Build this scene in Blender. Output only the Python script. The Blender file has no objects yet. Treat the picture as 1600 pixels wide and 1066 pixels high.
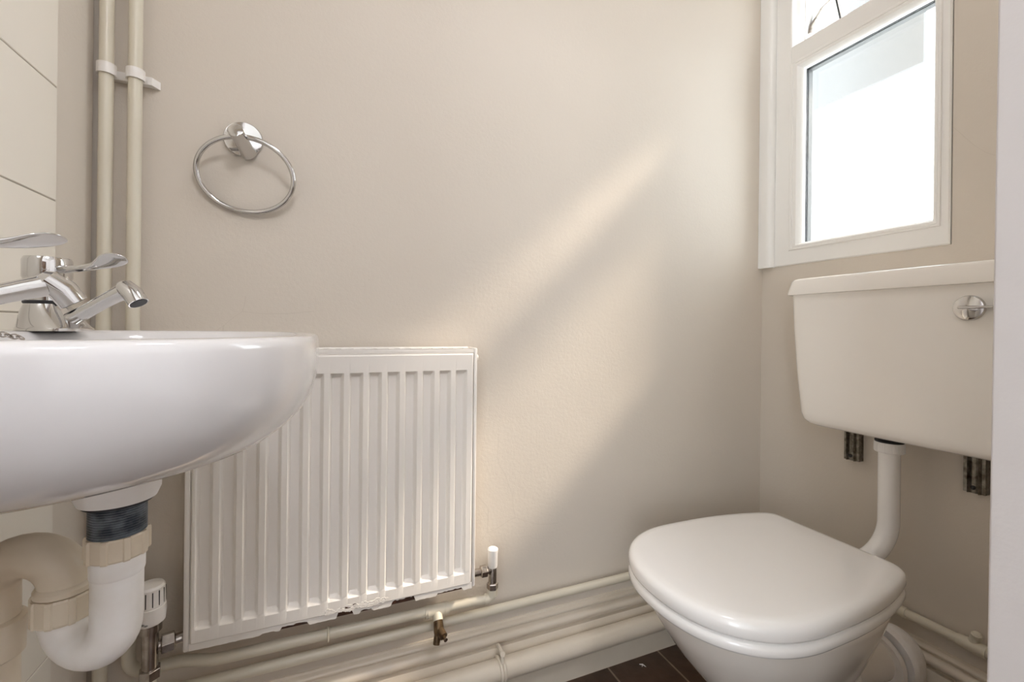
import bpy, bmesh, math, random
from mathutils import Vector, Matrix
random.seed(4)
S = bpy.context.scene
C = S.collection
PI = math.pi

# ------------------------------------------------------------------ camera
cd = bpy.data.cameras.new('camera'); cam = bpy.data.objects.new('camera', cd); C.objects.link(cam)
YAW, ROLL = math.radians(22.5), 0.0112
cd.sensor_width = 36; cd.lens = 688.6/1600*36; cd.shift_y = -(533-512.6)/1600; cd.clip_start = .01
fw = Vector((math.sin(YAW), math.cos(YAW), 0)); rt0 = Vector((math.cos(YAW), -math.sin(YAW), 0)); up0 = Vector((0, 0, 1))
rt = rt0*math.cos(ROLL)+up0*math.sin(ROLL); up = up0*math.cos(ROLL)-rt0*math.sin(ROLL)
m3 = Matrix((rt, up, -fw)).transposed()
cam.matrix_world = Matrix.Translation((0, 0, .898)) @ m3.to_4x4()
S.camera = cam
S.view_settings.view_transform = 'Standard'; S.view_settings.look = 'None'
S.view_settings.gamma = 1; S.view_settings.exposure = 0.67; S.view_settings.use_curve_mapping = False
S.cycles.use_denoising = True; S.cycles.max_bounces = 12; S.cycles.diffuse_bounces = 8
S.cycles.sample_clamp_indirect = 6; S.cycles.caustics_reflective = False; S.cycles.caustics_refractive = False

# ------------------------------------------------------------------ daylight
w = bpy.data.worlds.new('world'); S.world = w; w.use_nodes = True
w.node_tree.nodes['Background'].inputs[0].default_value = (.90, .96, 1.0, 1)
w.node_tree.nodes['Background'].inputs[1].default_value = 5.2
sd = bpy.data.lights.new('sun', 'SUN'); so = bpy.data.objects.new('sun', sd); C.objects.link(so)
sd.energy = 4.6; sd.color = (1, .84, .68); sd.angle = math.radians(6.0)
so.rotation_euler = Vector((-1, .25, -.93)).to_track_quat('-Z', 'Y').to_euler()
def portal(name, loc, sx, sy, direction):
    d = bpy.data.lights.new(name, 'AREA'); d.shape = 'RECTANGLE'; d.size = sx; d.size_y = sy; d.cycles.is_portal = True
    o = bpy.data.objects.new(name, d); C.objects.link(o); o.location = loc
    o.rotation_euler = Vector(direction).to_track_quat('-Z', 'Y').to_euler()
portal('hall_fill_opening_portal', (-1.3, -1.4, 1.3), .8, 1.6, (1, 0, 0))  # unseen daylight opening in the hall, added for fill light
portal('window_portal', (1.37, .74, 1.55), .5, .95, (-1, 0, 0))

# ------------------------------------------------------------------ materials
def mat(name, col, rough=.5, metal=0, bump=None, vary=None, coat=0, spec=.5):
    m = bpy.data.materials.new(name); m.use_nodes = True; nt = m.node_tree; n = nt.nodes; l = nt.links
    b = n['Principled BSDF']; b.inputs['Base Color'].default_value = (*col, 1); b.inputs['Roughness'].default_value = rough
    b.inputs['Metallic'].default_value = metal; b.inputs['Coat Weight'].default_value = coat; b.inputs['Coat Roughness'].default_value = .05
    b.inputs['Specular IOR Level'].default_value = spec
    tc = n.new('ShaderNodeTexCoord')
    if vary:   # (scale, amount, second colour)
        nz = n.new('ShaderNodeTexNoise'); nz.inputs['Scale'].default_value = vary[0]; nz.inputs['Detail'].default_value = 5
        l.new(tc.outputs['Object'], nz.inputs['Vector'])
        cr = n.new('ShaderNodeValToRGB'); cr.color_ramp.elements[0].position = .5-vary[1]; cr.color_ramp.elements[1].position = .5+vary[1]
        cr.color_ramp.elements[0].color = (*vary[2], 1); cr.color_ramp.elements[1].color = (*col, 1)
        l.new(nz.outputs['Fac'], cr.inputs['Fac']); l.new(cr.outputs['Color'], b.inputs['Base Color'])
    if bump:   # list of (scale, strength, distance)
        prev = None
        for sc, st, di in bump:
            nz = n.new('ShaderNodeTexNoise'); nz.inputs['Scale'].default_value = sc; nz.inputs['Detail'].default_value = 4
            l.new(tc.outputs['Object'], nz.inputs['Vector'])
            bp = n.new('ShaderNodeBump'); bp.inputs['Strength'].default_value = st; bp.inputs['Distance'].default_value = di
            l.new(nz.outputs['Fac'], bp.inputs['Height'])
            if prev: l.new(prev.outputs['Normal'], bp.inputs['Normal'])
            prev = bp
        l.new(prev.outputs['Normal'], b.inputs['Normal'])
    return m

def wall_material(name, col, crack=True):
    m = mat(name, col, .62, bump=[(9, .10, .01), (130, .26, .0013), (420, .25, .0007)], vary=(2.2, .35, tuple(c*.955 for c in col)), spec=.3)
    nt = m.node_tree; n = nt.nodes; l = nt.links; b = n['Principled BSDF']
    if crack:   # hairline cracks in the old plaster
        tc = n.new('ShaderNodeTexCoord'); nz = n.new('ShaderNodeTexNoise'); nz.inputs['Scale'].default_value = 3
        ad = n.new('ShaderNodeMixRGB'); ad.blend_type = 'ADD'; ad.inputs[0].default_value = .25
        l.new(tc.outputs['Object'], nz.inputs['Vector']); l.new(tc.outputs['Object'], ad.inputs[1]); l.new(nz.outputs['Color'], ad.inputs[2])
        vo = n.new('ShaderNodeTexVoronoi'); vo.feature = 'DISTANCE_TO_EDGE'; vo.inputs['Scale'].default_value = 2.1
        l.new(ad.outputs[0], vo.inputs['Vector'])
        lt = n.new('ShaderNodeMath'); lt.operation = 'LESS_THAN'; lt.inputs[1].default_value = .0016
        l.new(vo.outputs['Distance'], lt.inputs[0])
        nm = n.new('ShaderNodeTexNoise'); nm.inputs['Scale'].default_value = 1.7; nm.inputs['Detail'].default_value = 1
        l.new(tc.outputs['Object'], nm.inputs['Vector'])
        gt = n.new('ShaderNodeMath'); gt.operation = 'GREATER_THAN'; gt.inputs[1].default_value = .60
        l.new(nm.outputs['Fac'], gt.inputs[0])
        mu = n.new('ShaderNodeMath'); mu.operation = 'MULTIPLY'; l.new(lt.outputs[0], mu.inputs[0]); l.new(gt.outputs[0], mu.inputs[1])
        m2 = n.new('ShaderNodeMath'); m2.operation = 'MULTIPLY'; m2.inputs[1].default_value = .09; l.new(mu.outputs[0], m2.inputs[0])
        mx = n.new('ShaderNodeMixRGB'); src = b.inputs['Base Color'].links[0].from_socket
        l.new(m2.outputs[0], mx.inputs[0]); l.new(src, mx.inputs[1]); mx.inputs[2].default_value = (.20, .15, .11, 1)
        l.new(mx.outputs[0], b.inputs['Base Color'])
    return m

M = {}
M['wall'] = wall_material('magnolia_wall_paint', (.70, .642, .568))
M['hall'] = mat('hall_wall_paint', (.84, .82, .82), .7)
M['ceiling'] = mat('ceiling_paint', (.88, .87, .85), .8)
M['gap'] = mat('recess_shade_brown', (.05, .03, .02), .9)  # shade of the left corner gap put into the wall core's brown
M['paint'] = mat('cream_gloss_paint', (.72, .655, .56), .33, bump=[(40, .25, .003), (260, .2, .001)], vary=(9, .3, (.66, .59, .49)))
M['pipe_paint'] = mat('cream_pipe_paint', (.70, .66, .55), .3, bump=[(60, .2, .002)], vary=(12, .3, (.66, .61, .50)))
M['lining'] = mat('door_lining_paint', (.62, .585, .575), .45, bump=[(30, .2, .003), (220, .15, .001)], vary=(5, .3, (.59, .555, .545)))
M['upvc'] = mat('white_upvc', (.89, .89, .875), .3, spec=.5)
M['ceramic'] = mat('white_glazed_ceramic', (.73, .715, .715), .12, coat=.6)
M['cistern'] = mat('off_white_plastic', (.87, .84, .795), .17, coat=.3)
M['seat'] = mat('white_toilet_seat_plastic', (.93, .92, .91), .16, coat=.5)
M['pan'] = mat('cream_white_glazed_ceramic', (.86, .82, .77), .14, coat=.5)
M['plastic'] = mat('white_plumbing_plastic', (.88, .865, .85), .3, vary=(25, .2, (.78, .74, .69)), bump=[(80, .1, .001)])
M['aged'] = mat('aged_cream_plastic', (.76, .68, .55), .38, vary=(12, .25, (.60, .50, .37)), bump=[(50, .1, .001)])
M['white_pipe'] = mat('white_flush_pipe_plastic', (.9, .89, .88), .22)
M['black'] = mat('black_rubber', (.012, .012, .014), .5)
M['thread'] = mat('dark_threaded_plastic', (.035, .045, .055), .35, vary=(60, .1, (.16, .18, .20)))
M['chrome'] = mat('chrome', (.62, .61, .60), .07, 1)
M['dull_chrome'] = mat('worn_chrome', (.62, .58, .54), .22, 1, vary=(60, .2, (.35, .31, .28)))
M['brass'] = mat('tarnished_brass', (.22, .15, .08), .4, .8, vary=(70, .2, (.08, .05, .03)))
M['steel'] = mat('corroded_steel', (.30, .28, .24), .4, .85, vary=(90, .18, (.09, .075, .055)))
M['rad'] = mat('radiator_enamel', (.88, .855, .82), .3, vary=(5, .3, (.86, .83, .785)), bump=[(90, .08, .001)])
M['rust'] = mat('rusted_hole', (.03, .018, .012), .9, vary=(60, .2, (.10, .04, .02)))
M['tile'] = mat('cream_wall_tile', (.87, .83, .75), .25)
M['grout'] = mat('tile_grout', (.42, .38, .33), .8)
M['rubber'] = mat('grey_gasket', (.25, .25, .24), .6)
M['spacer'] = mat('aluminium_spacer', (.09, .092, .09), .5, .2)
M['outside'] = mat('outdoor_render', (.19, .194, .197), .8)
for nm_, st_ in (('lamp', 11), ('hall_lamp', 24)):  # the room lamp is an added fill source
    M[nm_] = mat(nm_+'_diffuser', (1, 1, 1), .5)
    bs = M[nm_].node_tree.nodes['Principled BSDF']; bs.inputs['Emission Color'].default_value = (.97, .96, 1, 1); bs.inputs['Emission Strength'].default_value = st_

# floor: dark quarry tiles 160 mm with pale grout
def floor_material():
    m = mat('dark_brown_floor_tiles', (.10, .05, .03), .38, bump=[(35, .3, .004)]); nt = m.node_tree; n = nt.nodes; l = nt.links; b = n['Principled BSDF']
    tc = n.new('ShaderNodeTexCoord'); mp = n.new('ShaderNodeMapping'); mp.inputs['Location'].default_value = (-.694+.0025, -.983+.0025, 0)
    l.new(tc.outputs['Object'], mp.inputs['Vector'])
    br = n.new('ShaderNodeTexBrick'); br.offset = 0; br.squash = 1
    for k, v in (('Scale', 1), ('Mortar Size', .0028), ('Mortar Smooth', .2), ('Brick Width', .165), ('Row Height', .165)): br.inputs[k].default_value = v
    br.inputs['Color1'].default_value = (.078, .043, .027, 1); br.inputs['Color2'].default_value = (.056, .031, .020, 1); br.inputs['Mortar'].default_value = (.27, .2, .15, 1)
    l.new(mp.outputs[0], br.inputs['Vector'])
    nz = n.new('ShaderNodeTexNoise'); nz.inputs['Scale'].default_value = 28; nz.inputs['Detail'].default_value = 6; l.new(tc.outputs['Object'], nz.inputs['Vector'])
    mx = n.new('ShaderNodeMixRGB'); mx.blend_type = 'OVERLAY'; mx.inputs[0].default_value = .6
    l.new(br.outputs['Color'], mx.inputs[1]); l.new(nz.outputs['Fac'], mx.inputs[2]); l.new(mx.outputs[0], b.inputs['Base Color'])
    return m
M['floor'] = floor_material()

def glass_material():
    m = bpy.data.materials.new('window_glass'); m.use_nodes = True; n = m.node_tree.nodes; l = m.node_tree.links
    n.remove(n['Principled BSDF']); out = n['Material Output']
    tr = n.new('ShaderNodeBsdfTransparent'); tr.inputs[0].default_value = (.975, .98, .98, 1)
    gl = n.new('ShaderNodeBsdfGlossy'); gl.inputs['Roughness'].default_value = .02
    mx = n.new('ShaderNodeMixShader'); mx.inputs[0].default_value = .05
    l.new(tr.outputs[0], mx.inputs[1]); l.new(gl.outputs[0], mx.inputs[2]); l.new(mx.outputs[0], out.inputs[0])
    return m
M['glass'] = glass_material()

# ------------------------------------------------------------------ mesh helpers
class MB:
    def __init__(s): s.bm = bmesh.new()
    def box(s, x0, x1, y0, y1, z0, z1, bev=0, seg=2):
        t = bmesh.new()
        vs = [t.verts.new((x, y, z)) for x in (x0, x1) for y in (y0, y1) for z in (z0, z1)]
        for f in ((0, 1, 3, 2), (4, 6, 7, 5), (0, 4, 5, 1), (2, 3, 7, 6), (0, 2, 6, 4), (1, 5, 7, 3)): t.faces.new([vs[i] for i in f])
        if bev: bmesh.ops.bevel(t, geom=t.edges[:], offset=bev, segments=seg, profile=.5, affect='EDGES')
        s.merge(t); return s
    def merge(s, t, mtx=None):
        if mtx: t.transform(mtx)
        me = bpy.data.meshes.new('t'); t.to_mesh(me); s.bm.from_mesh(me); bpy.data.meshes.remove(me); t.free()
    def loft(s, rings, cap=True, closed=True):
        """rings: lists of points, each ring closed"""
        R = [[s.bm.verts.new(p) for p in r] for r in rings]; n = len(R[0])
        for a, b in zip(R, R[1:]):
            for i in range(n if closed else n-1):
                j = (i+1) % n; s.bm.faces.new((a[i], a[j], b[j], b[i]))
        if cap and closed:
            s.bm.faces.new(R[0][::-1]); s.bm.faces.new(R[-1])
        return s
    def tube(s, pts, r, n=20, cap=True, square=None):
        """round tube along points; r a number or a list"""
        P = [Vector(p) for p in pts]; rr = r if isinstance(r, (list, tuple)) else [r]*len(P)
        T = [(P[min(i+1, len(P)-1)]-P[max(i-1, 0)]).normalized() for i in range(len(P))]
        a = T[0].orthogonal().normalized(); rings = []
        for i, p in enumerate(P):
            a = (a-T[i]*a.dot(T[i])).normalized(); b = T[i].cross(a)
            rings.append([p+(a*math.cos(2*PI*k/n)+b*math.sin(2*PI*k/n))*rr[i] for k in range(n)])
        return s.loft(rings, cap)
    def lathe(s, prof, origin=(0, 0, 0), axis=(0, 0, 1), n=32, nf=None):
        """prof: (r, h) pairs; nf: facets (hexagon etc.) use n"""
        o = Vector(origin); ax = Vector(axis).normalized(); a = ax.orthogonal().normalized(); b = ax.cross(a)
        rings = [[o+ax*h+(a*math.cos(2*PI*k/n)+b*math.sin(2*PI*k/n))*max(r, 1e-5) for k in range(n)] for r, h in prof]
        return s.loft(rings)
    def torus(s, c, ax, R, r, n=64, m=12, sx=1, sy=1, a=None):
        c = Vector(c); ax = Vector(ax).normalized(); a = (Vector(a) if a else ax.orthogonal()).normalized(); b = ax.cross(a); rings = []
        for i in range(n):
            t = 2*PI*i/n; d = a*math.cos(t)*sx+b*math.sin(t)*sy; dn = d.normalized()
            rings.append([c+d*R+(dn*math.cos(2*PI*k/m)+ax*math.sin(2*PI*k/m))*r for k in range(m)])
        R_ = [[s.bm.verts.new(p) for p in q] for q in rings]
        for i in range(n):
            for k in range(m): s.bm.faces.new((R_[i][k], R_[(i+1) % n][k], R_[(i+1) % n][(k+1) % m], R_[i][(k+1) % m]))
        return s
    def prism(s, prof, axis, a0, a1):
        """profile (u, v) extruded along axis: 'X' -> (y, z), 'Y' -> (x, z), 'Z' -> (x, y)"""
        f = {'X': lambda u, v, a: (a, u, v), 'Y': lambda u, v, a: (u, a, v), 'Z': lambda u, v, a: (u, v, a)}[axis]
        return s.loft([[f(u, v, a0) for u, v in prof], [f(u, v, a1) for u, v in prof]])
    def build(s, name, m, parent=None, smooth=30, bevel=0, subsurf=0, seg=2):
        bmesh.ops.recalc_face_normals(s.bm, faces=s.bm.faces)
        me = bpy.data.meshes.new(name); s.bm.to_mesh(me); s.bm.free()
        me.materials.append(m); o = bpy.data.objects.new(name, me); C.objects.link(o)
        if smooth:
            me.polygons.foreach_set('use_smooth', [True]*len(me.polygons)); me.set_sharp_from_angle(angle=math.radians(smooth))
        if bevel:
            b = o.modifiers.new('bevel', 'BEVEL'); b.width = bevel; b.segments = seg; b.limit_method = 'ANGLE'; b.angle_limit = math.radians(35)
            b.harden_normals = True
        if subsurf:
            b = o.modifiers.new('sub', 'SUBSURF'); b.levels = subsurf; b.render_levels = subsurf
        if parent:
            o.parent = parent; o.matrix_parent_inverse = parent.matrix_basis.inverted()
        return o
def thing(name, loc, label, cat, group=None):
    o = bpy.data.objects.new(name, None); C.objects.link(o); o.location = loc; o.empty_display_size = .05
    o['label'] = label; o['category'] = cat
    if group: o['group'] = group
    return o
def tag(o, label, cat, group=None):
    o['label'] = label; o['category'] = cat
    if group: o['group'] = group
    return o
def struct(o, label=None, cat=None):
    o['kind'] = 'structure'
    if label: o['label'] = label
    if cat: o['category'] = cat
    return o
def bend(pts, rad, n=8):
    """polyline with rounded corners"""
    P = [Vector(p) for p in pts]; out = [P[0]]
    for i in range(1, len(P)-1):
        a = (P[i-1]-P[i]); b = (P[i+1]-P[i]); r = min(rad, a.length*.49, b.length*.49)
        an, bn = a.normalized(), b.normalized(); ang = an.angle(bn)
        if ang > PI-.01: out.append(P[i]); continue
        t = min(rad/math.tan(ang/2), a.length*.499, b.length*.499)
        s_, e_ = P[i]+an*t, P[i]+bn*t; rr = t*math.tan(ang/2)
        c = P[i]+(an+bn).normalized()*(rr/math.sin(ang/2)); u = s_-c; v = e_-c; tot = u.angle(v)
        for k in range(n+1):
            f = k/n; out.append(c+(u*math.sin((1-f)*tot)+v*math.sin(f*tot))/math.sin(tot))
    out.append(P[-1]); return out
def helix_ribs(r0, r1, h0, h1, pitch):
    prof = [(0, h0), (r0, h0)]; h = h0
    while h < h1-pitch*.9:
        prof += [(r0, h+pitch*.2), (r1, h+pitch*.45), (r1, h+pitch*.6), (r0, h+pitch*.9)]; h += pitch
    return prof+[(r0, h1), (0, h1)]
def ribbed_nut(r, d, h0, h1, n=10, origin=(0, 0, 0), axis=(0, 0, 1), w=.32):
    """nut with n raised lugs round it"""
    mb = MB(); o = Vector(origin); ax = Vector(axis).normalized(); a = ax.orthogonal().normalized(); b = ax.cross(a)
    def ring(h, grow, out):
        pts = []
        for k in range(n):
            for f, e in ((0, 0), (.5-w/2-.03, 0), (.5-w/2+.03, 1), (.5+w/2-.03, 1), (.5+w/2+.03, 0)):
                t = 2*PI*(k+f)/n; q = (r+d*e*out)*grow; pts.append(o+ax*h+(a*math.cos(t)+b*math.sin(t))*q)
        return pts
    H = h1-h0
    return mb.loft([ring(h0, .6, 0), ring(h0, .96, 1), ring(h0+H*.08, 1, 1), ring(h1-H*.08, 1, 1), ring(h1, .96, 1), ring(h1, .6, 0)])

# ------------------------------------------------------------------ the room
XL, XR, YB, YF, ZC = -.383, 1.281, 1.0, .182, 2.35
struct(MB().box(-1.2, 1.6, -1.9, 1.2, -.08, 0).build('floor', M['floor'], smooth=0), 'dark brown square tiled floor with pale grout', 'floor')
struct(MB().box(-1.2, 1.6, -1.9, 1.2, ZC, ZC+.08).build('ceiling', M['ceiling'], smooth=0))
struct(MB().box(XL-.02, 1.45, YB, YB+.1, 0, ZC).build('wall_back', M['wall'], smooth=0), 'magnolia painted plaster wall behind the radiator', 'wall')
struct(MB().box(XL-.12, XL-.02, YF, YB+.1, 0, ZC).build('wall_left', M['gap'], smooth=0))
struct(MB().box(XL-.02, XL, YF, .987, 0, ZC).build('wall_left', M['wall'], smooth=0, bevel=.002), 'magnolia plaster on the left wall beside the pipes', 'wall')
WY0, WY1, WZ0, WZ1 = .534, .990, 1.096, 2.02
mb = MB(); mb.box(XR, XR+.16, -.1, WY0, 0, ZC); mb.box(XR, XR+.16, WY0, 1.0, 0, WZ0); mb.box(XR, XR+.16, WY0, 1.0, WZ1, ZC)
struct(mb.build('wall_right', M['wall'], smooth=0), 'magnolia plaster wall holding the window and the cistern', 'wall')
# front wall with the doorway the camera looks through
mb = MB(); mb.box(.525, 1.281, .06, YF, 0, ZC); mb.box(-.503, -.325, .06, YF, 0, ZC); mb.box(-.325, .525, .06, YF, 2.04, ZC)
struct(mb.build('wall_front', M['wall'], smooth=0))
# door lining: the right jamb leans a few millimetres
def jamb(x0, x1, lean):
    m_ = MB(); r = []
    for z in (0, 2.015):
        yf = .1865-lean*z
        r.append([(x0, .052, z), (x1, .052, z), (x1, yf, z), (x0, yf, z)])
    return m_.loft(r)
struct(jamb(.50, .526, .0042).build('trim_1', M['lining'], bevel=.0022), 'white painted door lining at the right edge', 'door lining')
struct(jamb(-.326, -.30, 0).build('trim_2', M['lining'], bevel=.003))
struct(MB().box(-.30, .50, .052, .186, 2.015, 2.041).build('trim_3', M['lining'], bevel=.003))
# the hall behind the camera
struct(MB().box(-1.2, 1.6, -1.98, -1.9, 0, ZC).build('wall_hall_back', M['hall'], smooth=0))
mb = MB(); mb.box(-1.28, -1.2, -1.0, .06, 0, ZC); mb.box(-1.28, -1.2, -1.9, -1.8, 0, ZC); mb.box(-1.28, -1.2, -1.8, -1.0, 0, .5); mb.box(-1.28, -1.2, -1.8, -1.0, 2.1, ZC)  # opening in this wall is added to let fill daylight in
struct(mb.build('wall_hall_left', M['hall'], smooth=0))
struct(MB().box(1.441, 1.52, -1.9, .06, 0, ZC).build('wall_hall_right', M['hall'], smooth=0))
M['wood'] = mat('reflection_door_wood', (.10, .055, .03), .35, vary=(6, .2, (.07, .035, .02)))
struct(MB().box(-.35, .45, -1.9, -1.86, .005, 2.0, .004).build('reflection_door_1', M['wood']))  # unseen dark door added to darken reflections in the chrome
lt = thing('ceiling_light', (.25, -.75, ZC), 'round white flush ceiling lamp in the hall behind the doorway', 'ceiling light')
MB().lathe([(0, 0), (.17, 0), (.17, -.03), (.165, -.035), (0, -.035)], (.25, -.75, ZC)).build('lamp_base', M['upvc'], lt)
MB().lathe([(.16, -.03), (.16, -.05), (.15, -.075), (.11, -.095), (.05, -.105), (0, -.106)], (.25, -.75, ZC), n=48).build('lamp_shade', M['hall_lamp'], lt)

lt = thing('ceiling_light', (.42, .42, ZC), 'round white unseen ceiling lamp added for fill light inside the small room', 'ceiling light')  # unseen lamp added to brighten the seat and walls from above
MB().lathe([(0, 0), (.13, 0), (.13, -.03), (.125, -.035), (0, -.035)], (.42, .42, ZC)).build('lamp_base', M['upvc'], lt)
MB().lathe([(.12, -.03), (.12, -.05), (.11, -.07), (.08, -.085), (.04, -.09), (0, -.091)], (.42, .42, ZC), n=48).build('lamp_shade', M['lamp'], lt)

# skirting boards: plinth, ledge, torus bead and thin upper bead
def skirt_profile(s=1, off=0.0):
    P = [(0, 0), (.021, 0), (.021, .1335), (.0200, .1360), (.0100, .1365), (.0090, .1405), (.0100, .1430)]
    for k in range(11):
        t = -PI/2+PI*k/10; P.append((.0110+.0125*math.cos(t), .1545+.0110*math.sin(t)))
    P += [(.0085, .1668), (.0085, .1700)]
    for k in range(7):
        t = -PI/2+PI*k/6; P.append((.0090+.0055*math.cos(t), .1750+.0045*math.sin(t)))
    P += [(.0040, .1810), (.0030, .1850), (0, .1855)]
    return P
struct(MB().prism([(YB-u*1.0, v) for u, v in skirt_profile()], 'X', XL, XR-.021).build('baseboard_back', M['paint'], smooth=40), 'cream moulded skirting board under the radiator', 'skirting board')
struct(MB().prism([(XR-u, v) for u, v in skirt_profile()], 'Y', YF, YB).build('baseboard_right', M['paint'], smooth=40), 'cream moulded skirting board under the cistern wall', 'skirting board')

# tiled splashback on the left wall
tl = MB(); TZ = [.911+.168*k for k in range(-6, 9)]
for z in TZ:
    for y1 in (.866, .866-.252, .866-.504):
        y0 = max(y1-.252, YF+.002)
        if y1-y0 > .02: tl.box(XL-.001, XL+.006, y0+.0008, y1-.0008, z+.0009, min(z+.168-.0009, ZC-.002), .0009, 1)
t_ = tl.build('trim_4', M['tile'], smooth=30); struct(t_, 'cream glazed tiles above the basin on the left wall', 'wall tiles')
g = MB().box(XL, XL+.0045, YF+.002, .8655, -.0 + .001, ZC-.003).build('grout', M['grout'], t_, smooth=0)

# ------------------------------------------------------------------ window
win = bpy.data.objects.new('window_1', None); C.objects.link(win); win.location = (XR, .745, 1.096); struct(win, 'white framed window with bright lower pane and open top light', 'window')
def ring_frame(y0, y1, z0, z1, wd, x0, x1, bev=.003):
    m_ = MB(); wl, wr, wb, wt = wd
    outer = lambda x, e: [(x, y0+e, z0+e), (x, y1-e, z0+e), (x, y1-e, z1-e), (x, y0+e, z1-e)]
    inner = lambda x, e: [(x, y0+wr-e, z0+wb-e), (x, y1-wl+e, z0+wb-e), (x, y1-wl+e, z1-wt+e), (x, y0+wr-e, z1-wt+e)]
    R = [outer(x1, 0), outer(x0+bev, 0), outer(x0, bev), inner(x0, bev), inner(x0+bev, 0), inner(x1, 0), outer(x1, 0)]
    m_.loft(R, cap=False); bmesh.ops.remove_doubles(m_.bm, verts=m_.bm.verts, dist=1e-6); return m_
# outer frame: its two openings are the fixed pane and the top light
OY0, OY1 = .536, .957
GY0, GY1, GZ0, GZ1 = .570, .876, 1.160, 1.676
TZ0, TZ1 = 1.753, 1.985
fx0, fx1 = XR-.004, XR+.062
mb = MB()
def member(m_, y0, y1, z0, z1, b=.003): m_.box(fx0, fx1, y0, y1, z0, z1, b, 2)
mb.merge(ring_frame(OY0, OY1, WZ0, WZ1, (.050, .0225, .050, .035), fx0, fx1).bm)
mb.box(fx0+.0006, fx1, OY0+.02, OY1-.048, 1.690, TZ0, .002, 2)
mb.build('frame', M['upvc'], win, smooth=35)
# stepped glazing bead round the lower pane
def bead(y0, y1, z0, z1, wl, wr, wb, wt, name='glazing_bead', x_out=fx0-.0035):
    R = []; steps = [(0.0, fx0+.001), (0.0, x_out+.001), (.06, x_out), (.26, x_out), (.30, x_out+.0016), (.36, x_out+.0006), (.62, x_out+.0012), (.84, x_out+.006), (.96, x_out+.012), (1.0, x_out+.014), (1.0, x_out+.0275)]
    for f, x in steps: R.append([(x, y0+wr*f, z0+wb*f), (x, y1-wl*f, z0+wb*f), (x, y1-wl*f, z1-wt*f), (x, y0+wr*f, z1-wt*f)])
    return MB().loft(R, cap=False).build(name, M['upvc'], win, smooth=25)
bead(.552, .909, 1.140, 1.703, .033, .018, .020, .027)
ring_frame(GY0-.001, GY1+.001, GZ0-.001, GZ1+.001, (.0022, .0022, .0022, .0022), fx0+.0225, fx0+.027, .0005).build('gasket', M['black'], win, smooth=0)
ring_frame(GY0-.004, GY1+.004, GZ0-.004, GZ1+.004, (.0055, .0055, .0055, .0055), fx0+.030, fx0+.048, .0005).build('spacer_bar', M['spacer'], win, smooth=0)
MB().box(fx0+.026, fx0+.030, GY0-.006, GY1+.006, GZ0-.006, GZ1+.006).build('pane', M['glass'], win, smooth=0)
MB().box(fx0+.048, fx0+.052, GY0-.006, GY1+.006, GZ0-.006, GZ1+.006).build('pane', M['glass'], win, smooth=0)
q = MB(); xa, xb = fx0+.0525, fx1-.001
q.box(xa, xb, .8855, .9085, 1.146, 1.70); q.box(xa, xb, .5555, .564, 1.146, 1.70); q.box(xa, xb, .564, .8855, 1.146, GZ0-.003); q.box(xa, xb, .564, .8855, 1.687, 1.70)
q.build('outer_rebate', M['upvc'], win, smooth=0)
# rebate strip of the top light
ring_frame(.556, .890, TZ0-.002, TZ1+.002, (.004, .004, .004, .004), fx0+.03, fx0+.062, .001).build('rebate', M['upvc'], win, smooth=0)
# open top-hung sash, pushed outwards at the bottom
A = math.radians(22); hz, hx = 1.985, fx1+.004
sm = Matrix.Translation((hx, 0, hz)) @ Matrix.Rotation(A, 4, 'Y').inverted() @ Matrix.Translation((-fx0, 0, -hz))
mb = ring_frame(.545, .902, 1.735, 1.99, (.045, .045, .045, .045), fx0, fx0+.055, .004); mb.bm.transform(sm); mb.build('top_sash', M['upvc'], win, smooth=35)
mb = ring_frame(.588, .859, 1.778, 1.947, (.006, .006, .006, .006), fx0+.012, fx0+.02, .001); mb.bm.transform(sm); mb.build('sash_gasket', M['black'], win, smooth=0)
mb = MB().box(fx0+.02, fx0+.024, .585, .86, 1.775, 1.95); mb.bm.transform(sm); mb.build('top_pane', M['glass'], win, smooth=0)
# friction stay on the left of the opening
MB().tube([(fx1-.02, .884, 1.79), (fx1-.016, .883, 1.812), (fx1+.012, .868, 1.865), (fx1+.05, .862, 1.90), (fx1+.10, .862, 1.93)], .0062, 8).build('friction_stay', M['dull_chrome'], win)
# rounded cover strip between window frame and back wall
pr = [(XR, .9995), (XR, .957), (XR-.004, .957)]
for k in range(9):
    t = PI/2*k/8; pr.append((XR-.004-.016*math.sin(t), .975-.018*math.cos(t)))
pr += [(XR-.020, .9995)]
struct(MB().prism(pr, 'Z', WZ0-.001, ZC).build('trim_5', M['upvc'], smooth=40), 'white rounded vertical strip between window frame and corner', 'trim')

# outside, seen through the panes: pale rendered wall with projecting eaves
b_ = thing('neighbouring_building', (1.82, 1.2, 0), 'pale overhanging upper storey outside, seen through the lower pane', 'building')
MB().box(1.82, 1.84, .835, 1.9, 1.80, 3.2, .01).build('overhang', M['outside'], b_)
MB().box(1.82, 3.0, 1.9, 3.4, 0, 3.2).build('wall', M['outside'], b_)

# ------------------------------------------------------------------ radiator
RX0, RX1, RZ0, RZ1, RYF = -.232, .303, .322, .853, .930
rad = thing('radiator', (.035, .965, .32), 'white fluted panel radiator with rusted bottom edge on the back wall', 'radiator')
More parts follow.
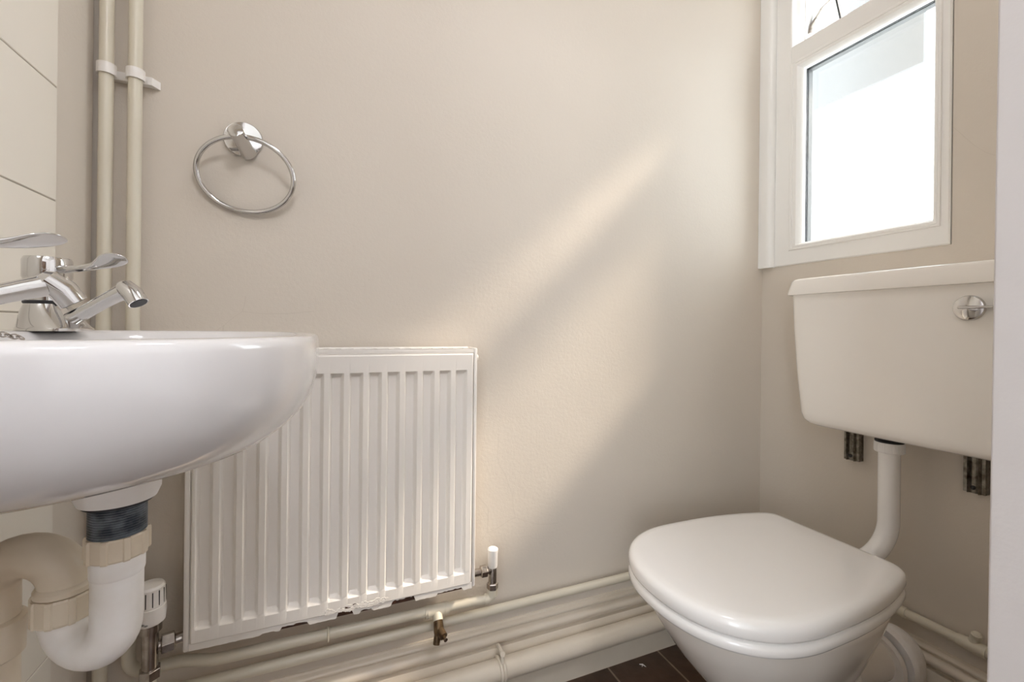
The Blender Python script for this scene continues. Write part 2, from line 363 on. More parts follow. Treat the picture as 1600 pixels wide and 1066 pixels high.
# front panel with pressed grooves
pitch = .0361; starts = [.254-pitch*k for k in range(14)]
def groove(x):
    for s_ in starts:
        u = x-s_
        if 0 <= u <= .0265:
            if u < .0048: return u/.0048
            if u < .0195: return 1.0
            return 1-(u-.0195)/.007
    return 0
PX0, PX1, PZ0, PZ1 = RX0+.010, RX1-.008, RZ0+.010, RZ1-.012
xs = {PX0, PX0+.003, PX1-.003, PX1}
for s_ in starts: xs |= {s_+d for d in (0, .0009, .0024, .0039, .0048, .0115, .0195, .0212, .0230, .0248, .0265)}
xs = sorted(x for x in xs if PX0 <= x <= PX1)
gz0, gz1 = .357, .805
zs = [PZ0, PZ0+.003, gz0, gz0+.003, gz0+.007, gz0+.010, .58, gz1-.008, gz1-.005, gz1-.002, gz1, PZ1-.003, PZ1]
def zf(z):
    if z <= gz0 or z >= gz1: return 0
    return min(1, (z-gz0)/.010, (gz1-z)/.008)
mb = MB(); grid = []
for z in zs:
    row = []
    for x in xs:
        g_ = groove(x); g_ = g_*g_*(3-2*g_); q = zf(z); q = q*q*(3-2*q)
        dep = .0110*min(g_, q)
        ed = 0 if (PX0 < x < PX1 and PZ0 < z < PZ1) else .003
        row.append(mb.bm.verts.new((x, RYF+dep+ed, z)))
    grid.append(row)
for a, b in zip(grid, grid[1:]):
    for i in range(len(xs)-1): mb.bm.faces.new((a[i], a[i+1], b[i+1], b[i]))
# back of the panel, so that it has thickness
loop = [v for v in grid[0]]+[r[-1] for r in grid[1:]]+grid[-1][-2::-1]+[r[0] for r in grid[-2:0:-1]]
bk = [mb.bm.verts.new((v.co.x, RYF+.022, v.co.z)) for v in loop]
for i in range(len(loop)): mb.bm.faces.new((loop[i], loop[(i+1) % len(loop)], bk[(i+1) % len(loop)], bk[i]))
mb.bm.faces.new(bk)
fp = mb.build('front_panel', M['rad'], rad, smooth=32)
mb = MB(); mb.box(RX0, RX0+.009, RYF+.001, .982, RZ0-.001, RZ1, .003); mb.build('side_cover', M['rad'], rad)
mb = MB(); mb.box(RX1-.0065, RX1+.001, RYF+.001, .982, RZ0+.002, RZ1, .003); mb.build('side_cover', M['rad'], rad)
mb = MB()
mb.box(RX0+.009, RX1-.0065, RYF+.003, .934, RZ1-.011, RZ1-.001, .0015)
mb.box(RX0+.009, RX1-.0065, .976, .981, RZ1-.014, RZ1+.001, .0015)
for k in range(22):
    x = RX0+.02+k*.0235; mb.box(x, x+.012, .9335, .9765, RZ1-.005, RZ1-.002)
mb.build('top_grille', M['rad'], rad)
MB().box(RX0+.012, RX1-.012, .955, .974, RZ0+.02, RZ1-.03, .004).build('convector', M['rad'], rad)
# bottom lip: corroded, flaking, with jagged rust holes
mb = MB(); n = 110; top = []; bot = []
rnd = random.Random(11)
def bites(x):
    for c, wd, dp in ((.247, .030, .007), (.148, .024, .012), (.075, .012, .006), (.036, .014, .013), (-.055, .022, .008), (-.10, .010, .004)):
        if abs(x-c) < wd: return dp*(.75+.35*rnd.random())
    return .0012*rnd.random()
pts_t, pts_b = [], []
for i in range(n+1):
    x = RX0+.009+(RX1-.0065-RX0-.009)*i/n
    pts_t.append((x, RZ0+.0125)); pts_b.append((x, RZ0-.001+bites(x)))
rings = []
for (x, zt), (_, zb) in zip(pts_t, pts_b): rings.append([(x, RYF+.0018, zt), (x, RYF+.0018, zb), (x, RYF+.0042, zb), (x, RYF+.0042, zt)])
mb.loft(rings).build('bottom_lip', M['rad'], rad, smooth=0)
MB().box(RX0+.012, RX1-.010, RYF+.0045, RYF+.0065, RZ0+.001, RZ0+.016).build('rusted_inner_edge', M['rust'], rad, smooth=0)
# rust holes eaten through the panel's lower margin
def blob(cx, cz, w_, h_, seed):
    r_ = random.Random(seed); n_ = 16; a_ = []
    for k in range(n_):
        t = 2*PI*k/n_; q = .65+.5*r_.random(); a_.append((cx+w_*q*math.cos(t), cz+h_*q*math.sin(t)))
    return a_
mb = MB()
for cx, cz, w_, h_, sd_ in ((.040, .3405, .007, .0030, 3), (.026, .3385, .0035, .0026, 5), (.052, .343, .004, .002, 7)):
    b0 = blob(cx, cz, w_, h_, sd_); mb.loft([[(x, RYF-.0004, z) for x, z in b0], [(x, RYF+.004, z) for x, z in b0]])
mb.build('rust_hole', M['rust'], rad, smooth=0)
# flaking paint ridge
mb = MB(); r_ = random.Random(8)
for k in range(55):
    x = .0+r_.random()*.115; z = .3335+.004*r_.random()+.008*r_.random()**2; q = .0012+.003*r_.random()
    b0 = blob(x, z, q*1.6, q, k); mb.loft([[(px, RYF-.0003-.0004*r_.random(), pz) for px, pz in b0], [(px, RYF+.001, pz) for px, pz in b0]])
mb.build('flaking_paint', M['rad'], rad, smooth=0)
MB().lathe([(0, 0), (.008, 0), (.008, .008), (.006, .010), (0, .010)], (RX1, .958, .830), (1, 0, 0), 20).build('air_vent', M['rad'], rad)
MB().box(-.13, -.10, .972, .999, .70, .76, .002).build('wall_bracket', M['rad'], rad); MB().box(.16, .19, .972, .999, .70, .76, .002).build('wall_bracket', M['rad'], rad)

# ------------------------------------------------------------------ radiator valves
lv = thing('lockshield_valve', (.352, .95, .28), 'small white capped chrome valve at the right foot of the radiator', 'valve')
MB().lathe([(0, .052), (.0105, .052), (.0112, .056), (.0112, .084), (.0122, .088), (.0122, .093), (.009, .0955), (0, .0955)][::1], (.352, .95, .297), n=28).build('cap', M['plastic'], lv)
MB().lathe([(.0095, .0), (.0095, .050), (.0075, .054), (.0, .054)], (.352, .95, .300), n=24).lathe([(.008, 0), (.008, .046)], (.352, .95, .343), (-1, 0, 0), 20).build('body', M['dull_chrome'], lv)
MB().lathe([(.0095, 0), (.0135, .002), (.0135, .014), (.0095, .016)], (.352, .95, .298), n=6).build('nut', M['dull_chrome'], lv, smooth=0, bevel=.001)
MB().lathe([(.0095, 0), (.0135, .002), (.0135, .015), (.0095, .017)], (.339, .95, .343), (-1, 0, 0), 6).build('nut', M['dull_chrome'], lv, smooth=0, bevel=.001)
MB().tube([(.325, .95, .343), (.302, .95, .343)], .0085, 20).build('tail', M['dull_chrome'], lv)

tv = thing('thermostatic_valve', (-.279, .935, .28), 'white ribbed thermostatic head valve at the left foot of the radiator', 'valve')
mb = MB(); prof = [(0, .094), (.0175, .094), (.021, .097), (.0225, .112), (.0220, .1235), (.0205, .1240), (.0205, .1255), (.0212, .1265), (.0205, .156), (.018, .160), (0, .160)]
mb.lathe(prof, (-.279, .935, .291), n=40).build('head', M['plastic'], tv)
mb = MB()
for k in range(14):
    t = 2*PI*k/14+.2; c_, s_ = math.cos(t), math.sin(t); t2 = bmesh.new()
    q = MB(); q.box(.0195, .0212, -.0007, .0007, .128+.291, .153+.291); q.bm.transform(Matrix.Translation((-.279, .935, 0)) @ Matrix.Rotation(t, 4, 'Z')); mb.merge(q.bm)
mb.build('head_slots', M['black'], tv, smooth=0)
# markings on the head: a star, a dial pip and an arrow tick
mk = MB()
for t, zz, hh in ((-1.95, .118, .0035), (-1.75, .103, .003), (-1.55, .101, .0025)):
    q = MB(); q.box(.0210, .0228, -.0012, .0012, zz+.291-hh/2, zz+.291+hh/2)
    q.box(.0210, .0228, -.0028, .0028, zz+.291-.0005, zz+.291+.0005)
    q.bm.transform(Matrix.Translation((-.279, .935, 0)) @ Matrix.Rotation(t, 4, 'Z')); mk.merge(q.bm)
mk.build('dial_mark', M['rubber'], tv, smooth=0)
MB().lathe([(0, .050), (.012, .050), (.012, .078), (.0165, .080), (.0165, .094), (0, .094)], (-.279, .935, .291), n=28).build('collar', M['dull_chrome'], tv)
MB().lathe([(.0115, .015), (.0115, .055), (0, .057)], (-.279, .935, .291), n=24).lathe([(.010, 0), (.010, .02)], (-.279, .942, .337), (1, .3, 0), 24).build('body', M['dull_chrome'], tv)
MB().lathe([(.010, 0), (.0165, .002), (.0165, .018), (.010, .020)], (-.279, .935, .288), n=6).build('nut', M['dull_chrome'], tv, smooth=0, bevel=.001)
MB().lathe([(.010, 0), (.0165, .002), (.0165, .020), (.010, .022)], (-.268, .9455, .337), (1, .3, 0), 6).build('nut', M['dull_chrome'], tv, smooth=0, bevel=.001)
MB().tube([(-.250, .951, .337), (RX0+.001, .957, .337)], .009, 20).build('tail', M['dull_chrome'], tv)
MB().tube([(-.279, .935, .298), (-.279, .935, .1385)], .0095, 20).build('feed_pipe', M['pipe_paint'], tv)

# ------------------------------------------------------------------ heating pipes
tag(MB().tube(bend([(-.320, .972, ZC), (-.320, .972, .283), (-.24, .972, .283), (-.19, .957, .281), (.30, .955, .277)], .022), .0102, 20).build('heating_pipe', M['pipe_paint']),
    'cream pipe running down beside the towel ring and under the radiator', 'pipe')
tag(MB().tube(bend([(-.360, .972, ZC), (-.360, .972, .233), (1.262, .974, .233), (1.262, .20, .240)], .022), .0102, 20).build('heating_pipe', M['pipe_paint']),
    'cream pipe in the left corner that continues along the wall above the skirting', 'pipe')
sp = thing('valve_feed_pipe', (.30, .952, .277), 'short cream painted pipe with fittings feeding the capped right valve', 'pipe')
MB().tube(bend([(.3005, .955, .277), (.315, .954, .277), (.352, .950, .277), (.352, .950, .302)], .012), .0098, 20).build('pipe', M['pipe_paint'], sp)
MB().tube([(.352, .950, .284), (.352, .950, .299)], .0115, 20).tube([(.334, .952, .277), (.343, .951, .277)], .0115, 20).build('elbow_collar', M['pipe_paint'], sp)
ft = thing('drain_tee', (.224, .955, .277), 'painted tee fitting with a tarnished brass drain cock hanging below', 'drain cock')
MB().tube([(.198, .955, .277), (.250, .955, .277)], .0122, 24).tube([(.203, .955, .277), (.207, .955, .277)], .0132, 24).tube([(.241, .955, .277), (.245, .955, .277)], .0132, 24).tube([(.224, .955, .277), (.224, .940, .262)], .0105, 20).build('tee', M['pipe_paint'], ft)
MB().tube([(.224, .942, .264), (.224, .932, .246), (.2235, .929, .238)], [.0100, .0112, .0098], 20).tube([(.2235, .934, .248), (.217, .925, .222)], [.0078, .0070], 16).build('drain_cock', M['brass'], ft)
MB().tube([(.224, .934, .250), (.230, .914, .243)], .0088, 16).lathe([(.0035, 0), (.0035, .008)], (.230, .914, .243), (.25, -.95, -.2), 4).build('drain_spindle', M['brass'], ft)
MB().lathe([(.0042, 0), (.0042, .0022), (0, .0024)], (.2322, .9062, .2412), (.25, -.95, -.2), 12).build('spindle_tip', M['dull_chrome'], ft)
# clip holding the run under the radiator
for px in (.004,):
    k = MB().torus((px, .955, .279), (1, 0, 0), .0118, .0018, 28, 8).box(px-.005, px+.005, .962, .999, .262, .268, .001).build('pipe_clip', M['pipe_paint']); tag(k, 'small painted clip round the pipe below the radiator', 'pipe clip')
# double clip high on the two vertical pipes
dc = thing('double_pipe_clip', (-.34, .985, 1.335), 'white double clip holding the two vertical pipes near the towel ring', 'pipe clip')
for cx in (-.360, -.320):
    pts = [(cx+.0135*math.cos(t), .972-.0135*math.sin(t)) for t in [PI*k/10-.25+(.5*k/10) for k in range(11)]]
    q = MB(); r0 = [(x, y, 1.327) for x, y in pts]; inn = [(cx+(x-cx)*.84, .972+(y-.972)*.84) for x, y in pts]
    poly = pts+inn[::-1]; q.prism(poly, 'Z', 1.327, 1.345); q.build('clip_jaw', M['plastic'], dc)
MB().box(-.376, -.300, .986, .999, 1.328, 1.344, .002).build('clip_base', M['plastic'], dc)
MB().prism([(-.306, .984), (-.300, .984), (-.2915, .999), (-.300, .999)], 'Z', 1.328, 1.342).build('clip_end', M['plastic'], dc)
# fat waste pipe along the floor
bgp = thing('waste_pipe', (.4, .952, .111), 'thick cream painted waste pipe running along the floor skirting', 'pipe')
MB().tube([(XL+.005, .9545, .1035), (1.10, .9545, .1035)], .0235, 32).build('pipe', M['paint'], bgp)
k = MB().torus((.372, .9545, .1035), (1, 0, 0), .0250, .0042, 36, 8).torus((.380, .9545, .1035), (1, 0, 0), .0250, .0042, 36, 8)
k.tube(bend([(.376, .940, .127), (.376, .947, .147), (.376, .968, .150), (.376, .976, .143)], .006), .0045, 12).lathe([(.006, 0), (.006, .006)], (.376, .946, .144), (0, -1, .6), 12)
tag(k.build('pipe_clip', M['paint']), 'painted ring clip round the thick waste pipe by the floor', 'pipe clip')
# bleed fitting on the pipe along the right wall
fb = thing('pipe_bleed_fitting', (1.262, .484, .24), 'cream painted tee with a small screw on the right wall pipe', 'pipe fitting')
MB().tube([(1.262, .462, .2372), (1.262, .508, .2368)], .0132, 20).tube([(1.262, .484, .24), (1.262, .480, .262)], [.0095, .008], 16).build('tee', M['pipe_paint'], fb)
MB().lathe([(.0075, 0), (.009, .002), (.009, .009), (.006, .012), (0, .012)], (1.260, .478, .259), (-.3, -.1, 1), 12).build('screw_cap', M['pipe_paint'], fb)
tag(MB().tube([(1.262, .60, .2362), (1.262, .69, .2352)], .0122, 20).build('pipe_coupling', M['pipe_paint']), 'painted straight coupling on the right wall pipe beside the toilet seat', 'pipe fitting')

# ------------------------------------------------------------------ towel ring
tr = thing('towel_ring', (-.159, 1.0, 1.26), 'round chrome towel ring on the back wall above the radiator', 'towel ring')
c0 = Vector((-.159, 1.0, 1.26))
MB().lathe([(0, 0), (.034, 0), (.034, .003), (.0325, .0055), (.028, .006), (0, .0062)], c0, (0, -1, 0), 56).build('wall_plate', M['chrome'], tr)
MB().tube([Vector(p) for p in ((-.150, .996, 1.2345), (-.1525, .985, 1.238), (-.158, .953, 1.247), (-.162, .934, 1.2525), (-.1622, .932, 1.253))], [.0150, .0128, .0125, .0135, .0110], 32).build('post', M['chrome'], tr)
rc = Vector((-.150, .973, 1.184)); ax = Vector((-.10, -.95, -.27)).normalized()
a_ = Vector((1, -.11, -.05)).normalized(); a_ = (a_-ax*a_.dot(ax)).normalized()
MB().torus(rc, ax, .076, .0047, 110, 14, sx=1.08, sy=.90, a=a_).build('ring', M['chrome'], tr)

# ------------------------------------------------------------------ basin
BY, BZ = .525, .8885
basin = thing('basin', (XL, BY, .75), 'white wall-hung ceramic basin on the left wall', 'basin')
def sgn(v, e): return math.copysign(abs(v)**e, v)
NB = 96
def outline(k, sx=1, sy=1, inset=0):
    t = 2*PI*k/NB; c_, s_ = math.cos(t), math.sin(t)
    cx = -.215
    x = cx+(.2045-inset)*sgn(c_, .86) if c_ >= 0 else cx+(XL-cx+inset*0)*-1*sgn(c_, .22)
    if c_ < 0: x = cx-abs(XL-cx)*abs(c_)**.22
    y = (.242-inset)*sgn(s_, .80 if c_ >= 0 else .80)
    return XL+(x-XL)*sx, BY+y*sy
levels = [(0, 1, 1), (.006, 1.0, 1.0), (.02, 1.0, .998), (.035, .995, .985), (.05, .985, .962), (.064, .965, .93), (.076, .935, .89), (.086, .900, .84), (.0925, .855, .78), (.097, .80, .71), (.1005, .73, .62), (.103, .65, .51), (.1045, .55, .39)]
rings = []
def inner_ring(dz, sx, sy, cx, cy, ax_, ay_):
    return [(cx+ax_*sgn(math.cos(2*PI*k/NB), .85), cy+ay_*sgn(math.sin(2*PI*k/NB), .85), BZ-dz) for k in range(NB)]
bowl = [inner_ring(.098, 1, 1, -.175, BY, .02, .03), inner_ring(.095, 1, 1, -.175, BY, .06, .09), inner_ring(.075, 1, 1, -.175, BY, .105, .15), inner_ring(.05, 1, 1, -.170, BY, .122, .185), inner_ring(.015, 1, 1, -.168, BY, .130, .20), inner_ring(.004, 1, 1, -.167, BY, .134, .206), inner_ring(-.0, 1, 1, -.166, BY, .139, .212)]
rings += bowl
def lvl(d, sx, sy, inset=0): return [(*outline(k, sx, sy, inset), BZ-d) for k in range(NB)]
rings += [lvl(-.0005, 1, 1, .012), lvl(-.0002, 1, 1, .006), lvl(.001, 1, 1, .003), lvl(.0035, 1, 1, .0008)]
rings += [lvl(d+.008, sx, sy) for d, sx, sy in levels]
MB().loft(rings).build('bowl', M['ceramic'], basin, smooth=60)
WX, WYY = -.163, .470
# waste and trap
tp = thing('basin_trap', (WX, WYY, .60), 'white and cream plastic waste trap under the basin', 'trap')
MB().lathe([(0, .778), (.0275, .778), (.0290, .772), (.0287, .757), (.0260, .7505), (.0, .7505)], (WX, WYY, 0), n=56).build('flange', M['plastic'], tp)
MB().lathe([(0, .751), (.0235, .751), (.0235, .748), (0, .748)], (WX, WYY, 0), n=40).build('seal', M['black'], tp)
MB().lathe(helix_ribs(.0184, .0194, .716, .750, .0020), (WX, WYY, 0), n=48).build('threaded_tail', M['thread'], tp)
ribbed_nut(.0203, .0017, .7035, .7225, 9, (WX, WYY, 0)).build('nut', M['aged'], tp, smooth=20)
X2, Y2 = -.2080, .4970; R_ = math.hypot(X2-WX, Y2-WYY)/2; dx, dy = (X2-WX)/(2*R_), (Y2-WYY)/(2*R_)
ub = [(WX, WYY, .706), (WX, WYY, .68), (WX, WYY, .65)]
for k in range(1, 17):
    t = PI*k/16; u = R_-R_*math.cos(t); ub.append((WX+dx*u, WYY+dy*u, .648-R_*math.sin(t)*.95))
ub += [(X2, Y2, .655)]
MB().tube(ub, .0174, 40).build('trap_bend', M['plastic'], tp, smooth=60)
MB().lathe([(.0178, .688), (.0184, .690), (.0184, .704), (.0178, .706)], (WX, WYY, 0), n=40).build('socket', M['plastic'], tp)
ribbed_nut(.0208, .0014, .646, .668, 9, (X2, Y2, 0)).build('nut', M['aged'], tp, smooth=20)
MB().lathe([(.0165, .668), (.0198, .669), (.0198, .673), (.0180, .676), (.0165, .677)], (X2, Y2, 0), n=40).build('lip', M['aged'], tp)
X3, Y3 = -.2600, .5080; R3 = math.hypot(X3-X2, Y3-Y2)/2; ex, ey = (X3-X2)/(2*R3), (Y3-Y2)/(2*R3)
tb = [(X2, Y2, .664), (X2, Y2, .674)]
for k in range(1, 17):
    t = PI*k/16; u = R3-R3*math.cos(t); tb.append((X2+ex*u, Y2+ey*u, .675+R3*math.sin(t)*.95))
tb += [(X3, Y3, .665), (X3, Y3, .55), (X3, Y3, .40)]
MB().tube(tb, .0176, 40).build('outlet_bend', M['aged'], tp, smooth=60)
MB().lathe([(.0178, .615), (.0205, .617), (.0210, .640), (.0215, .647), (.0178, .649)], (X3, Y3, 0), n=40).build('outlet_socket', M['aged'], tp)
MB().tube([(X3, Y3, .41), (X3, Y3, .0)], .0165, 32).build('drop_pipe', M['aged'], tp)
# supply hose under the basin
tag(MB().tube(bend([(-.245, .40, .755), (-.25, .40, .745), (-.30, .41, .735), (-.36, .42, .72)], .02), .0085, 16).build('supply_pipe', M['rubber']), 'grey supply pipe under the basin beside the trap', 'pipe')

# ------------------------------------------------------------------ taps
def make_tap(base, spout_tip, lever_tip, label, roll=-.45):
    bx_, by_ = base; z0 = BZ+.0005
    t = thing('basin_tap', (bx_, by_, z0), label, 'tap', 'chrome lever taps on the basin')
    d = Vector((spout_tip[0]-bx_, spout_tip[1]-by_, 0)); L = d.length; d.normalize(); s_ = Vector((-d.y, d.x, 0))
    # flared base running out under the spout
    def rr(h, a, b, f, e=.7):
        return [Vector((bx_, by_, z0+h))+d*(f+a*sgn(math.cos(2*PI*k/36), e))+s_*(b*sgn(math.sin(2*PI*k/36), e)) for k in range(36)]
    MB().loft([rr(0, .032, .0265, .010, .75), rr(.003, .032, .0265, .010, .75), rr(.0045, .0305, .0255, .009, .75), rr(.012, .0275, .0235, .0055, .85), rr(.022, .0225, .0205, .001, .95), rr(.031, .0180, .0180, 0, 1), rr(.0315, .015, .015, 0, 1)]).build('base', M['chrome'], t, smooth=50)
    MB().lathe([(.0188, .0300), (.0195, .0312), (.0195, .0325), (.0188, .0335)], (bx_, by_, z0), n=32).build('ring_seal', M['black'], t)
    MB().lathe([(0, .0325), (.0145, .033), (.0145, .054), (.0190, .0560), (.0205, .060), (.0205, .078), (.0190, .0815), (0, .083)], (bx_, by_, z0), n=40).build('head', M['chrome'], t)
    # spout rises outwards, ends in an angled nozzle
    tip = Vector(spout_tip); b0 = Vector((bx_, by_, z0+.008))+d*.018; P = []
    for k in range(9):
        f = k/8; p = b0.lerp(tip-d*.008, f); p.z += .0015*math.sin(PI*f)-.003*math.sin(PI*f)*(1-f); P.append(p)
    MB().tube(P, [.0092, .0084, .0078, .0075, .0076, .0076, .0078, .0082, .0088], 24).build('spout', M['chrome'], t)
    nz = (d*.55+Vector((0, 0, -.83))).normalized()
    q = MB().tube([tip-nz*.010-d*.006, tip-nz*.006-d*.005, tip+nz*.004, tip+nz*.016], [.0050, .0088, .0098, .0095], 28).build('nozzle', M['chrome'], t)
    MB().lathe([(.0082, 0), (.0082, .0006), (0, .0006)], tip+nz*.0158, nz, 20).build('nozzle_opening', M['black'], t)
    # long paddle lever
    lt_ = Vector(lever_tip); h0 = Vector((bx_, by_, z0+.068)); e = lt_-h0; e.normalize(); sd_ = Matrix.Rotation(roll, 3, e) @ e.cross(Vector((0, 0, 1))).normalized(); u_ = sd_.cross(e)
    LL = (lt_-h0).length; sec = [(.012, .0050, .0048, 0), (.03, .0048, .0042, -.001), (.05, .0045, .0036, -.002), (.070, .0044, .0030, -.001), (.080, .0064, .0028, .001), (.089, .0105, .0026, .004), (.099, .0118, .0024, .007), (.108, .0092, .0022, .008), (.1125, .0050, .0016, .0082), (.1145, .0006, .0006, .0082)]
    sc_ = LL/.1145; R = []
    for l_, hw, ht, up_ in sec: R.append([h0+e*(l_*sc_)+u_*up_+sd_*(hw*math.cos(2*PI*k/20))+u_*(ht*math.sin(2*PI*k/20)) for k in range(20)])
    MB().loft(R).build('lever', M['chrome'], t, smooth=80, subsurf=2)
    return t
make_tap((-.292, .655), (-.203, .612, .934), (-.206, .596, .962), 'chrome lever tap farther along the basin near the vertical pipes')
make_tap((-.300, .425), (-.205, .476, .928), (-.203, .486, .960), 'chrome lever tap nearest the camera with lever cut by the frame')
# plug chain
ch = MB(); p0 = Vector((-.262, .452, BZ+.020)); p1 = Vector((-.236, .492, BZ-.003))
for k in range(14):
    f = k/13; p = p0.lerp(p1, f); p.z -= .004*math.sin(PI*f); dd = (p1-p0).normalized(); axx = dd.orthogonal() if k % 2 else dd.cross(dd.orthogonal())
    ch.torus(p, axx, .0022, .00065, 14, 6, sx=1.25, a=dd)
tag(ch.build('plug_chain', M['dull_chrome']), 'fine metal plug chain drooping onto the basin rim', 'chain')

# ------------------------------------------------------------------ cistern
cs = thing('cistern', (XR, .53, .68), 'off-white plastic toilet cistern on the right wall under the window', 'cistern')
def cring(x_front, y0, y1, z, r, zb=None):
    """rounded plan with the back flat on the wall, front gently bowed"""
    pts = [(XR-.002, y0, z), (XR-.002, y1, z)]
    for k in range(9):
        t = PI/2*k/8; pts.append((x_front+r-r*math.sin(t), y1-r+r*math.cos(t), z))
    for k in range(1, 14):
        f = k/14; bow = .004*math.sin(PI*f); pts.append((x_front-bow, y1-r-(y1-y0-2*r)*f, z))
    for k in range(9):
        t = PI/2*k/8; pts.append((x_front+r-r*math.cos(t), y0+r-r*math.sin(t), z))
    return pts
R = [cring(1.135, .355, .715, .664, .03), cring(1.116, .338, .735, .6655, .03), cring(1.105, .325, .747, .671, .03), cring(1.099, .318, .753, .680, .028), cring(1.097, .315, .7565, .695, .026), cring(1.093, .302, .765, .80, .024), cring(1.090, .292, .770, .90, .022), cring(1.088, .288, .773, .993, .022)]
MB().loft(R).build('tank', M['cistern'], cs, smooth=50)
R = [cring(1.084, .284, .778, .9885, .020), cring(1.081, .281, .7815, .9895, .021), cring(1.0805, .2805, .782, .993, .021), cring(1.0865, .287, .776, 1.022, .022), cring(1.0895, .290, .773, 1.0275, .022), cring(1.096, .297, .767, 1.030, .020), cring(1.15, .34, .72, 1.031, .018)]
MB().loft(R).build('lid', M['cistern'], cs, smooth=50)
lc = Vector((1.0875, .427, .944))
MB().lathe([(0, -.002), (.0225, -.002), (.0235, .002), (.0215, .006), (.015, .0085), (0, .0095)], lc, (-1, 0, 0), 40).build('lever_boss', M['chrome'], cs)
R = []
for l_, hw, ht in ((.012, .001, .001), (.011, .006, .0025), (-.002, .0085, .0032), (-.02, .0085, .0028), (-.045, .0095, .0024), (-.068, .010, .0022), (-.074, .007, .0018), (-.076, .001, .001)):
    R.append([lc+Vector((-.011-hw*.0+.004*math.cos(2*PI*k/16)*0-(hw*math.cos(2*PI*k/16)) , l_, .001+ht*math.sin(2*PI*k/16)-.0*l_)) for k in range(16)])
MB().loft(R).build('flush_lever', M['chrome'], cs, smooth=60)
# brackets: corroded steel channels
for yc, hw, zb, lab in ((.722, .0175, .563, 'corroded steel wall bracket left of the flush pipe under the cistern'), (.485, .0175, .560, 'corroded steel wall bracket under the cistern beside the door lining')):
    pr = []
    for k in range(13):
        f = k/12; y = yc-hw+2*hw*f; u = abs(f-.5)*2
        dpt = .0085 if u < .28 else (.014 if .42 < u < .62 else .007); pr.append((1.268-dpt, y))
    pr += [(1.2805, yc+hw), (1.2805, yc-hw)]
    o = thing('cistern_bracket', (XR, yc, zb), lab, 'bracket', 'steel cistern brackets')
    q = MB(); q.prism(pr, 'Z', zb, .664); q.build('channel', M['steel'], o, smooth=0)
    MB().lathe([(0, 0), (.0042, 0), (.0045, .003), (.002, .0045), (0, .0045)], (1.2592, yc, zb+.012), (-1, 0, 0), 12).build('screw', M['black'], o)
# flush pipe
fp_ = thing('flush_pipe', (1.2, .607, .35), 'white plastic flush pipe curving from cistern down to the pan', 'pipe')
FY = .607
MB().tube(bend([(1.2, FY, .665), (1.2, FY, .405), (1.100, FY+.03, .353)], .105, 14), .0205, 36).build('pipe', M['white_pipe'], fp_, smooth=60)
ribbed_nut(.0275, .0010, .621, .644, 44, (1.2, FY, 0), w=.5).build('nut', M['white_pipe'], fp_, smooth=20)
MB().lathe([(.0262, .6435), (.0272, .6450), (.0272, .648), (.0225, .650), (.0225, .664), (0, .664)], (1.2, FY, 0), n=36).build('washer', M['black'], fp_)
MB().lathe([(.0, .650), (.0215, .650), (.0215, .668), (0, .668)], (1.205, FY+.006, 0), n=36).build('outlet_stub', M['white_pipe'], fp_)

# ------------------------------------------------------------------ toilet
TY = .648
toi = thing('toilet', (.85, TY, 0), 'white toilet pan with closed seat lid below the cistern', 'toilet')
HW = [(0, .146), (.012, .158), (.05, .176), (.10, .188), (.16, .191), (.22, .187), (.28, .174), (.34, .149), (.39, .117), (.43, .079), (.455, .045), (.468, .015), (.470, 0)]
def hw_at(s_):
    for (a, b), (c, d) in zip(HW, HW[1:]):
        if a <= s_ <= c: return b+(d-b)*(s_-a)/(c-a)
    return 0
def seat_outline(inset=0, XB=1.062, grow=0):
    """closed outline of lid and seat: straight back, oval front"""
    # oval made from smooth curve
    pts = []; n_ = 44; Lh = .492; xc = XB-.305
    half = []
    for k in range(n_+1):
        t = PI*k/n_     # 0 = back, PI = front
        if t < PI/2: pass
        half.append(t)
    def side(t):
        # front: half-ellipse; rear: superellipse towards the straight back
        c_, s_ = math.cos(t), math.sin(t)
        if c_ < 0: return xc-abs(c_)**.88*(.200-inset), (.190-inset)*s_**.88
        return xc+(.305-inset)*c_**.55, 0
    out = []
    for k in range(n_+1):   # far side from back to front
        t = PI*k/n_
        x, y = side(t)
        if math.cos(t) >= 0:
            u = (x-xc)/(.305-inset)      # 0..1 towards the back
            y = (.190-inset)*(1-.235*u**2.6)
            # rounded rear corner
            rc_ = .026; du = (XB-inset)-x
            if du < rc_: y -= (rc_-math.sqrt(max(0, rc_*rc_-(rc_-du)**2)))*.75
        out.append((x, y))
    P = [(x, TY+y) for x, y in out]+[(x, TY-y) for x, y in out[::-1][1:]]
    return P
def slab(levels_):
    R = []
    for z, ins in levels_: R.append([(x, y, z) for x, y in seat_outline(ins)])
    return MB().loft(R)
slab([(.4050, .012), (.4040, .006), (.4055, .0015), (.410, 0), (.421, .0002), (.4275, .0020), (.4315, .0058), (.4342, .012), (.4355, .024), (.4362, .07), (.4366, .12)]).build('lid', M['seat'], toi, smooth=60)
slab([(.3790, .012), (.3790, .006), (.3805, .0025), (.384, .0008), (.3925, .0006), (.3975, .0025), (.4005, .007), (.4012, .014), (.4040, .016), (.405, .02)]).build('seat', M['seat'], toi, smooth=60)
MB().lathe([(0, 0), (.011, 0), (.011, .03), (0, .03)], (1.062, TY-.09, .402), (0, 1, 0), 20).build('hinge', M['seat'], toi)
MB().lathe([(0, 0), (.011, 0), (.011, .03), (0, .03)], (1.062, TY+.06, .402), (0, 1, 0), 20).build('hinge', M['seat'], toi)
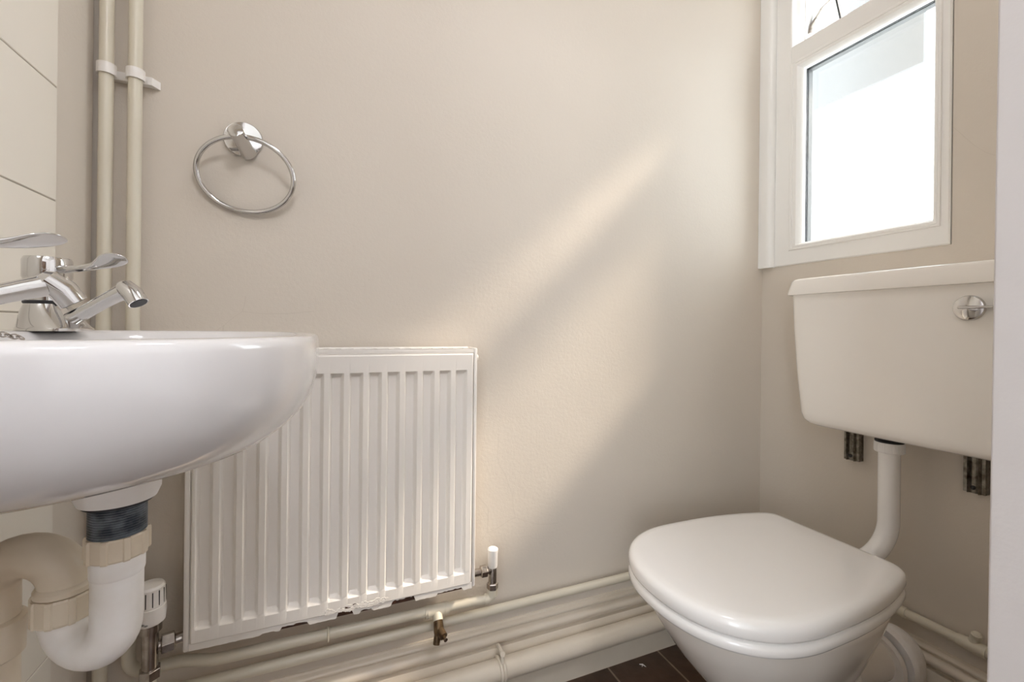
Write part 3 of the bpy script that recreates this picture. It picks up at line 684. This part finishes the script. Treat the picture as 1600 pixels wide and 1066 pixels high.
def pan_ring(z, xf, xb, hw, e=1.0):
    cx = (xf+xb)/2; L_ = (xb-xf)/2; out = []
    for k in range(64):
        t = 2*PI*k/64; c_, s_ = math.cos(t), math.sin(t)
        ee = .95 if c_ < 0 else .7
        out.append((cx+L_*sgn(c_, ee), TY+hw*sgn(s_, .95), z))
    return out
R = [pan_ring(0, .74, 1.13, .115), pan_ring(.015, .74, 1.13, .113), pan_ring(.05, .755, 1.11, .100), pan_ring(.11, .765, 1.08, .090), pan_ring(.17, .725, 1.06, .102), pan_ring(.22, .680, 1.05, .124), pan_ring(.265, .643, 1.05, .146), pan_ring(.305, .616, 1.055, .162), pan_ring(.337, .595, 1.07, .173), pan_ring(.362, .586, 1.08, .178), pan_ring(.372, .583, 1.085, .180), pan_ring(.377, .586, 1.083, .178), pan_ring(.379, .60, 1.07, .165)]
MB().loft(R).build('bowl', M['pan'], toi, smooth=60)
# outlet spigot at the back
MB().tube([(1.02, TY-.035, .185), (1.10, TY-.045, .180), (1.128, TY-.048, .178)], [.058, .052, .050], 36).build('outlet_spigot', M['pan'], toi)
# pan connector: ribbed white plastic rings and bend
pc = thing('pan_connector', (1.17, TY-.05, .12), 'ribbed white plastic pan connector behind the toilet', 'pan connector')
PY = TY-.052
MB().lathe([(.046, 0), (.061, 0), (.063, .004), (.063, .011), (.061, .015), (.046, .015)], (1.118, PY, .172), (1, 0, 0), 44).build('seal_fin', M['plastic'], pc)
MB().tube([(1.12, PY, .172), (1.16, PY, .172)], .047, 40).build('gap_core', M['black'], pc)  # black core fills the dark gaps between the connector rings
MB().lathe([(.046, 0), (.066, 0), (.068, .004), (.068, .016), (.063, .020), (.059, .021)], (1.147, PY, .172), (1, 0, 0), 44).build('collar', M['plastic'], pc)
MB().tube(bend([(1.163, PY, .172), (1.197, PY, .172), (1.197, PY, .06)], .030, 10), .058, 40).build('bend', M['plastic'], pc, smooth=60)
MB().tube([(1.197, PY, .075), (1.197, PY, .0)], .054, 40).build('drop_pipe', M['plastic'], pc)
# a crumb of plaster on the floor
q = MB(); q.tube([(.775, .955, .002), (.782, .950, .003), (.786, .941, .002)], [.0008, .0018, .0006], 6); q.tube([(.782, .950, .003), (.776, .945, .002)], [.0014, .0005], 6)
tag(q.build('plaster_flake', M['plastic']), 'tiny pale flake lying on the dark floor tile', 'debris')
